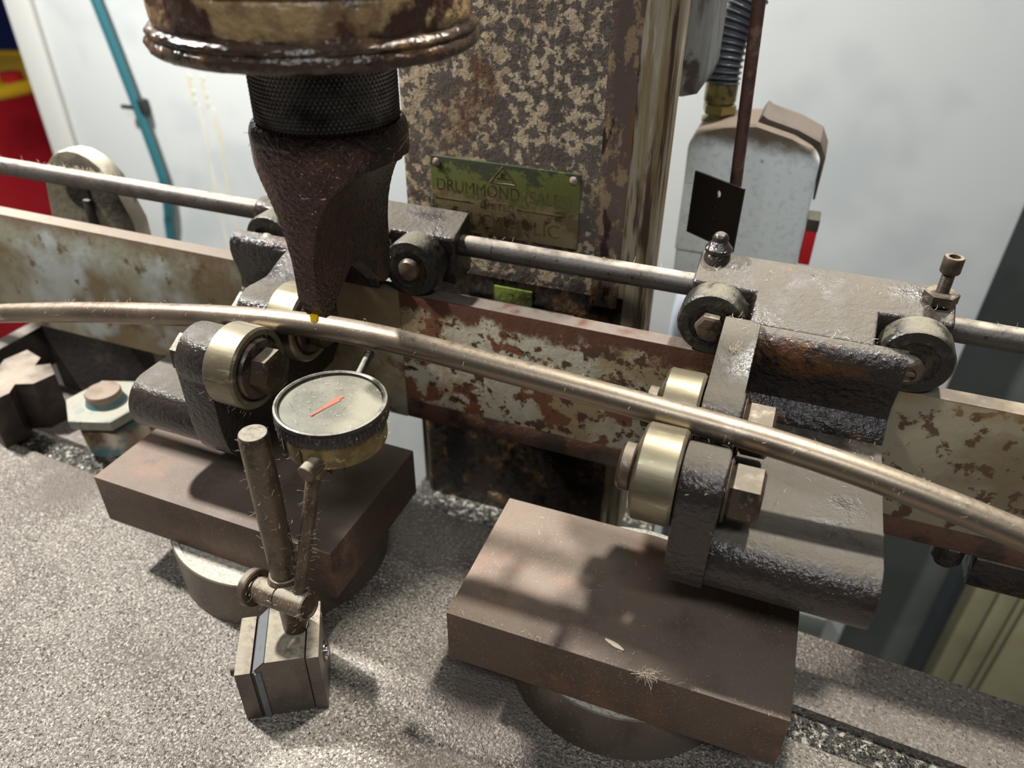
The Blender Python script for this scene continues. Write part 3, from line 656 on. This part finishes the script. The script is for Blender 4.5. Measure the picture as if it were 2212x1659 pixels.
# local frame: x to the right along the front face (0 = right edge), y back, z up
Wd, Dp, Ht = .0450, .0385, .0465
def lb(): return B()
build('side_plate', lb().box((-.0035, Dp / 2, Ht / 2), (.007, Dp, Ht), .0007), MT['base'], st, local=True)
build('core_block', lb().prism([(-.0075, 0), (-.0075, Ht), (-.0285, Ht), (-.0345, .0405), (-.0345, 0)], 'y', .0008, Dp - .0008, .0005), MT['base'], st, local=True)
build('seam', lb().box((-.0355, Dp / 2, .0195), (.0022, Dp - .002, .039)), MT['black_gap'], st, local=True)
plabel(build('grey_strip', lb().box((-.0330, Dp / 2, .0195), (.0034, Dp + .0002, .0388), .0003), MT['base_strip'], st, local=True), 'blue grey strip')
build('side_plate', lb().prism([(-.0365, .0003), (-.0365, .0405), (-.0450, .0405), (-.0450, .0003)], 'y', 0, Dp, .0006), MT['base'], st, local=True)
plabel(build('bevel_strip', lb().prism([(-.0284, .0466), (-.0343, .0410), (-.0348, .0404), (-.0350, .0408), (-.0288, .0470)], 'y', .001, Dp - .001), MT['base_strip'], st, local=True), 'blue grey sloping strip')
plabel(build('knob', lb().cyl((0, .019, .0265), (1, 0, 0), .0058, .0012).cyl((.0012, .019, .0265), (1, 0, 0), .0032, .001), MT['chrome'], st, local=True), 'chrome pivot end')
build('switch', lb().cyl((-.0449, .009, .034), (-1, 0, 0), .0034, .0035), MT['bolt'], st, local=True)
# world-frame pieces: convert into the stand's local frame
Minv = (Matrix.Translation((-.1865, .2052, 0)) @ Matrix.Rotation(BA, 4, 'Z')).inverted()
def wb(name, b, mat, lab=None):
    b.v = [tuple(Minv @ Vector(p)) for p in b.v]
    o = build(name, b, mat, st, local=True)
    if lab: plabel(o, lab)
    return o
MX, MY = -.2095, .2185
wb('post', B().lathe((MX, MY, .046), (0, 0, 1), [(0, 0), (.0068, 0), (.0071, .0005), (.0071, .134), (.0068, .1355), (.0064, .136), (0, .136)], 40), MT['stand'])
CA = Vector((-.2245, .2125, .0765)); CB = Vector((-.1885, .2085, .0825)); cd = (CB - CA).normalized()
wb('clamp_barrel', B().lathe(CA, cd, [(0, 0), (.0066, 0), (.0070, .0006), (.0070, .0165), (.0064, .0170), (.0064, .0174), (.0072, .018), (.0072, (CB - CA).length - .0008), (.0066, (CB - CA).length), (.0060, (CB - CA).length), (.0058, (CB - CA).length - .0012), (0, (CB - CA).length - .0012)], 40), MT['stand'])
wb('clamp_knob', B().lathe(CA - cd * .005, cd, [(.004, .001), (.0098, 0), (.0105, .0006), (.0105, .0042), (.0098, .005), (.0072, .005), (.0070, .0022), (.004, .0022)], 48), MT['bolt'])
wb('post_collar', B().lathe((MX, MY, .073), (0, 0, 1), [(.0072, 0), (.0094, .0004), (.0098, .0015), (.0094, .012), (.0080, .016), (.0072, .0165)], 36), MT['stand'])
rod_b = Vector((-.1958, .2095, .0815)); rod_t = Vector((-.1905, .2345, .1570)); rdn = (rod_t - rod_b).normalized()
wb('arm_rod', B().cyl(rod_b, rdn, .0036, (rod_t - rod_b).length, .0004, 28), MT['stand'])

GX, GY, GZ = -.1886, .2515, .1830
dg = thing('dial_gauge', 'round dial gauge with dusty glass and red needle facing up on the stand rod', 'gauge', (GX, GY, GZ - .024))
build('case', B().lathe((GX, GY, GZ - .0225), (0, 0, 1), [(0, 0), (.0235, 0), (.0255, .0015), (.0258, .003), (.0258, .0165), (.0250, .0175)], 96), MT['gauge_case'], dg)
zz = [-.0075, -.0070, -.0035, -.0030]
vs = []; fs = []; nt = 300
prof = [(.0255, -.0085), (.0272, -.0080), (.0276, -.0073), (.0276, -.0032), (.0271, -.0024), (.0276, -.0012), (.0272, .0006), (.0262, .0010), (.0252, .0004), (.0248, -.0012)]
for k in range(nt):
    a = 2 * PI * k / nt
    for j, (r, h) in enumerate(prof):
        rr = r - (.0005 if (k // 2) % 2 and j in (2, 3) else 0)
        vs.append((GX + rr * math.cos(a), GY + rr * math.sin(a), GZ + h))
n_ = len(prof)
for k in range(nt):
    k2 = (k + 1) % nt
    for j in range(n_ - 1): fs.append((k * n_ + j, k2 * n_ + j, k2 * n_ + j + 1, k * n_ + j + 1))
build('bezel', B().add(vs, fs), MT['bezel'], dg)
plabel(build('glass', B().lathe((GX, GY, GZ - .0014), (0, 0, 1), [(.0250, -.001), (.0250, .0004), (.018, .0009), (.009, .0012), (0, .0013)], 96), MT['dust_glass'], dg), 'dust covered yellowed glass')
nd = B(); a = math.radians(74); dx, dy = math.cos(a), math.sin(a)
nl = []
for s, w_ in ((-.012, .0005), (-.004, .0010), (.0052, .0019), (.0056, .0012), (.0085, .0008)): nl.append((s, w_))
pts = [(GX + .0005 + s * dx - w_ * dy, GY - .0015 + s * dy + w_ * dx) for s, w_ in nl] + [(GX + .0005 + s * dx + w_ * dy, GY - .0015 + s * dy - w_ * dx) for s, w_ in nl[::-1]]
plabel(build('needle', B().prism(pts, 'z', GZ - .0004, GZ + .0001), MT['needle'], dg), 'faded red needle')
lug = Vector((-.1905, .2345, .1535))
build('lug', B().box((lug.x, lug.y, .1585), (.0105, .0098, .0155), .0018).box((-.188, .250, .1595), (.026, .010, .004), .001), MT['gauge_case'], dg)
build('clamp_screw', B().cyl((-.1835, .2290, .1655), (-.10, -1, -.12), .0044, .0105, .0004, 28).cyl((-.1838, .2260, .1652), (-.10, -1, -.12), .0034, .002), MT['stand'], dg)
build('back_screw', B().hexa((-.181, .238, .1595), (0, 0, -1), .0055, .005, .0005).cyl((-.176, .245, .1605), (0, 0, -1), .007, .003), MT['bezel'], dg)
build('case_seam', B().box((-.2020, .2289, .168), (.0004, .0014, .0125), 0, .5).box((-.1905, .2258, .168), (.0004, .0014, .0125)), MT['black_gap'], dg)
for ang in (222,):
    ax = math.radians(ang); build('case_screw', B().lathe((GX + .0255 * math.cos(ax), GY + .0255 * math.sin(ax), .170), (math.cos(ax), math.sin(ax), 0), [(0, 0), (.0024, 0), (.0024, .0012), (.0012, .0016), (0, .0016)], 16), MT['bezel'], dg)
p0 = Vector((-.1925, .2765, .1745)); p1 = Vector((-.1955, .3005, .1805)); pd = (p1 - p0).normalized()
build('stem', B().cyl(p0 - pd * .004, pd, .0042, .0125, .0005, 24, .0034), MT['gauge_case'], dg)
build('contact_tip', B().lathe(p0 + pd * .008, pd, [(.0024, 0), (.0024, .0155), (.0027, .0158), (.0027, .0175), (.0018, .0182), (0, .0183)], 20), MT['bezel'], dg)

# ------------------------------------------------------------------ left side: vee block and brass plug
vb = thing('vee_block', 'dark brown vee block with notched sides and a dusty pale top at the left', 'block', (-.575, .338, 0))
vpoly = [(.030, .024), (.012, .030), (.004, .021), (-.004, .030), (-.026, .030), (-.026, .010), (-.018, .002), (-.028, -.006), (-.028, -.030), (-.008, -.030), (.0, -.020), (.008, -.030), (.028, -.030), (.028, -.012), (.019, -.003), (.030, .006)]
ca, sa = math.cos(-.25), math.sin(-.25)
vp = [(-.576 + x * ca - y * sa, .345 + x * sa + y * ca) for x, y in vpoly]
build('body', B().prism(vp, 'z', .0005, .0455, .0006, 2), MT['vee'], vb)
pg = thing('brass_plug', 'threaded brass hexagon plug with green corrosion left of the left plate', 'plug', (-.475, .352, 0))
PX, PY = -.4800, .3520
prof = [(0, .0005), (.0225, .0005)]
for k in range(17): prof += [(.0232, .0012 + k * .0017), (.0242, .0020 + k * .0017)]
prof += [(.0225, .0315), (0, .0315)]
build('thread', B().lathe((PX, PY, 0), (0, 0, 1), prof, 72), MT['brass'], pg)
build('hexagon', B().hexa((PX, PY, .0315), (0, 0, 1), .0325, .0090, .0007, .60), MT['brass_top'], pg)
plabel(build('verdigris_ring', B().lathe((PX, PY, .0405), (0, 0, 1), [(.0150, 0), (.0146, .0012), (.0138, .0034), (.0136, .0040)], 48), MT['verdigris'], pg), 'teal corroded ring')
build('boss', B().lathe((PX, PY, .0405), (0, 0, 1), [(.0133, 0), (.0135, .0085), (.0128, .0098), (0, .0102)], 48), MT['brass_boss'], pg)

# ------------------------------------------------------------------ behind: switch box, conduit, rod, motor
bx = thing('switch_box', 'white enamel electric switch box with brown dusty domed top right of the column', 'box', (-.035, .66, .05))
bp = [(-.083, .10), (-.0855, .222), (-.080, .234), (-.060, .2395), (-.038, .2425)] + [(-.036, .2425), (-.010, .2365), (.006, .2295), (.0118, .2215), (.0125, .10)]
build('body', B().prism(bp, 'y', .60, .650, .005, 3, 20), MT['white_box'], bx)
lp = [(-.0375, .2425), (-.0345, .2480), (-.0305, .2455), (-.008, .2400), (.009, .2330), (.0150, .222), (.0145, .190), (.0128, .190), (.0122, .220), (.006, .2290), (-.010, .2360)]
plabel(build('lid', B().prism(lp, 'y', .606, .652, .0008, 2, 40), MT['lid'], bx), 'brown dusty lid edge')
build('window_frame', B().box((-.071, .5995, .165), (.026, .003, .056), .0008), MT['white_box'], bx)
plabel(build('push_button', B().box((.0175, .625, .148), (.009, .02, .030), .001), MT['red_btn'], bx), 'red push button')
build('button_cap', B().box((.0175, .625, .1665), (.0095, .021, .010), .001), MT['groove'], bx)
cd_ = thing('flexible_conduit', 'black corrugated conduit rising from a brass fitting on the switch box', 'conduit', (-.0690, .63, .236))
pts = smooth_path([(-.0705, .63, .262), (-.0705, .632, .275), (-.0694, .636, .291), (-.0660, .640, .307), (-.0605, .644, .322), (-.0530, .65, .340), (-.046, .66, .362), (-.042, .67, .39), (-.040, .68, .43)], 40)
rr = [.0128 + .0012 * math.sin(i * 2 * PI / 12) for i in range(len(pts))]
build('corrugated_hose', B().tube(pts, rr, 24), MT['conduit'], cd_)
b = B().lathe((-.0690, .63, .2335), (0, 0, 1), [(0, 0), (.0125, 0), (.0125, .003), (.009, .004), (.009, .007)], 32).hexa((-.0690, .63, .2405), (0, 0, 1), .0132, .007, .0006).lathe((-.0698, .63, .2475), (0, 0, 1), [(.0105, 0), (.0122, .002), (.0122, .014), (.0115, .017), (0, .017)], 32)
plabel(build('brass_fitting', b, MT['fitting'], cd_), 'dull brass fitting')

rodt = thing('stop_rod', 'thin rusty upright rod with a small black drilled plate at its lower end', 'rod', (-.0355, .497, .19))
dr_ = Vector((-.0423, .5, .3366)) - Vector((-.0374, .5, .2326)); dr_.normalize()
build('rod', B().cyl(Vector((-.0374, .5025, .2280)), dr_, .0039, .40, .0003, 24), MT['rod_rust'], rodt)
def rotplate():
    a = Vector((-.0640, .509, 0)); c = Vector((-.0297, .4855, 0)); d = (c - a); L_ = d.length; d.normalize(); nrm = Vector((d.y, -d.x, 0))
    bm = bmesh.new(); n = 20
    holes = [(.55, .036, .0022)]
    # plate with a real round hole: outer rectangle bridged to a hole ring
    hx, hz, hr = .0225, .0335, .0019
    z0 = .1905; H_ = .0425
    outer = []; inner = []
    for k in range(n):
        an = 2 * PI * k / n; inner.append((hx + hr * math.cos(an), hz + hr * math.sin(an) * 1.25))
        ca_, sa_ = math.cos(an), math.sin(an); t = min(((L_ - hx) / ca_) if ca_ > 1e-6 else 9, (-hx / ca_) if ca_ < -1e-6 else 9, ((H_ - hz) / sa_) if sa_ > 1e-6 else 9, (-hz / sa_) if sa_ < -1e-6 else 9)
        outer.append([hx + ca_ * t, hz + sa_ * t])
    for cx_, cz_ in ((0, 0), (L_, 0), (L_, H_), (0, H_)):
        k = min(range(n), key=lambda q: (outer[q][0] - cx_) ** 2 + (outer[q][1] - cz_) ** 2); outer[k] = [cx_, cz_]
    def P(p, t): return a + d * p[0] + nrm * t + Vector((0, 0, z0 + p[1] - .0))
    vs = []; fs = []
    for t in (0, .0016):
        for p in outer: vs.append(P(p, t))
        for p in inner: vs.append(P(p, t))
    for k in range(n):
        k2 = (k + 1) % n
        fs += [(k, k2, n + k2, n + k), (2 * n + k, 2 * n + k2, 3 * n + k2, 3 * n + k), (k, k2, 2 * n + k2, 2 * n + k), (n + k, n + k2, 3 * n + k2, 3 * n + k)]
    return B().add(vs, fs), a, d, nrm
pb, pa, pdir, pn = rotplate()
plabel(build('plate', pb, MT['black_plate'], rodt), 'black drilled plate')
for hz in (.0235, .0155):
    c = pa + pdir * .0205 + pn * .0016 + Vector((0, 0, .1905 + hz))
    build('plate_screw', B().lathe(c - pn * .001, pn, [(0, 0), (.0018, 0), (.0018, .0012), (.0012, .0016), (.0010, .0010), (0, .0010)], 16), MT['black_plate'], rodt)

mo = thing('pump_motor', 'blue grey motor housing low behind the rail, right of the column', 'motor', (-.03, .66, -.1))
build('shell', B().lathe((-.083, .665, .045), (1, 0, 0), [(0, 0), (.035, 0), (.046, .006), (.050, .014), (.050, .12), (.044, .13), (0, .13)], 48), MT['grey_motor'], mo)
build('bracket', B().box((-.03, .665, -.05), (.09, .07, .10), .004), MT['grey_motor'], mo)
build('stand_post', B().box((-.03, .645, -.515), (.06, .05, .83), .004), MT['grey_motor'], mo)
build('box_stand', B().box((-.035, .74, -.365), (.06, .04, 1.13), .004).box((-.035, .685, .15), (.05, .08, .05), .003), MT['rear_grey'], bx)

# ------------------------------------------------------------------ lint: short curled fibres clinging to oily parts
def lint(parent, sites, n, lmin=.0015, lmax=.0045):
    b = B()
    for _ in range(n):
        p, nrm = random.choice(sites)(); p = Vector(p); nrm = Vector(nrm).normalized()
        L_ = random.uniform(lmin, lmax); t = (Vector((random.uniform(-1, 1), random.uniform(-1, 1), random.uniform(-1, 1))) + nrm * .9).normalized()
        pts = [p]; ax = Vector((random.uniform(-1, 1), random.uniform(-1, 1), random.uniform(-1, 1))).normalized(); k = random.uniform(.1, .6)
        for i in range(5):
            pts.append(pts[-1] + t * L_ / 5); t = (Matrix.Rotation(k, 3, ax) @ t); t = (t - nrm * min(0, t.dot(nrm)) * .8).normalized()
        b.tube(pts, random.uniform(.00005, .00010), 3, False)
    loc = Matrix.Identity(4)
    if parent.rotation_euler.z:
        b.v = [tuple(Minv @ Vector(q)) for q in b.v]; o = build('lint', b, MT['lint'], parent, local=True)
    else: o = build('lint', b, MT['lint'], parent)
    o['kind'] = 'stuff'; return o
def s_cyl(c, d, r, h):
    c = Vector(c); d = Vector(d).normalized(); x = d.orthogonal().normalized(); y = d.cross(x)
    def f():
        a = random.uniform(0, 2 * PI); n = x * math.cos(a) + y * math.sin(a); return c + d * random.uniform(0, h) + n * r, n
    return f
def s_top(x0, x1, y0, y1, z): return lambda: ((random.uniform(x0, x1), random.uniform(y0, y1), z), (0, 0, 1))
lint(st, [s_cyl((MX, MY, .05), (0, 0, 1), .0071, .13), s_cyl(rod_b, rdn, .0036, .08), s_cyl(CA, cd, .007, .04)], 260)
lint(dg, [s_cyl((GX, GY, GZ - .02), (0, 0, 1), .0262, .02), s_top(GX - .02, GX + .02, GY - .02, GY + .02, GZ)], 150, .001, .003)
def s_bar():
    x = random.uniform(-.47, .15); a = random.uniform(.2, PI + .6); n = Vector((0, -math.cos(a) * 1, math.sin(a))); return Vector((x, BY, barz(x))) + n * .0066, n
bl = lint(bar, [s_bar], 200, .0012, .0036)
lint(tool, [s_cyl((RX, RY, .289), (0, 0, 1), .0356, .009)], 34, .0015, .004)
for c, hx in ((rc, (-.044, .091)), (lc, (-.335, -.192))):
    lint(c, [s_top(hx[0], hx[1], .405, .425, .2105), s_top(max(hx[0], -.30) + .01, hx[1] - .03, .376, .40, .1985), s_cyl((hx[0] + (.012 if hx[0] > -.1 else .055), .278, .1665), (1, 0, 0), .021, .03)], 170, .0012, .004)
lint(pr_, [s_top(-.12, .045, .24, .33, .0742), s_top(-.12, .045, .2385, .2405, .074)], 120, .001, .003)
lint(pr_, [lambda: ((random.gauss(-.018, .002), random.gauss(.2395, .001), .0742), (random.gauss(0, .6), -.8, .4))], 46, .004, .009)
lint(rc, [lambda: ((random.gauss(-.012, .002), random.gauss(.357, .002), .1935), (random.gauss(0, 1), random.gauss(0, 1), .5)), s_top(-.02, -.004, .345, .38, .196), s_top(.0, .07, .30, .37, .1448)], 90, .002, .005)
lint(sh, [lambda: (lambda x: ((x, .415, .2037), (0, -.3, 1)))(random.choice([random.gauss(-.50, .02), random.uniform(-.9, .3)]))], 220, .002, .006)
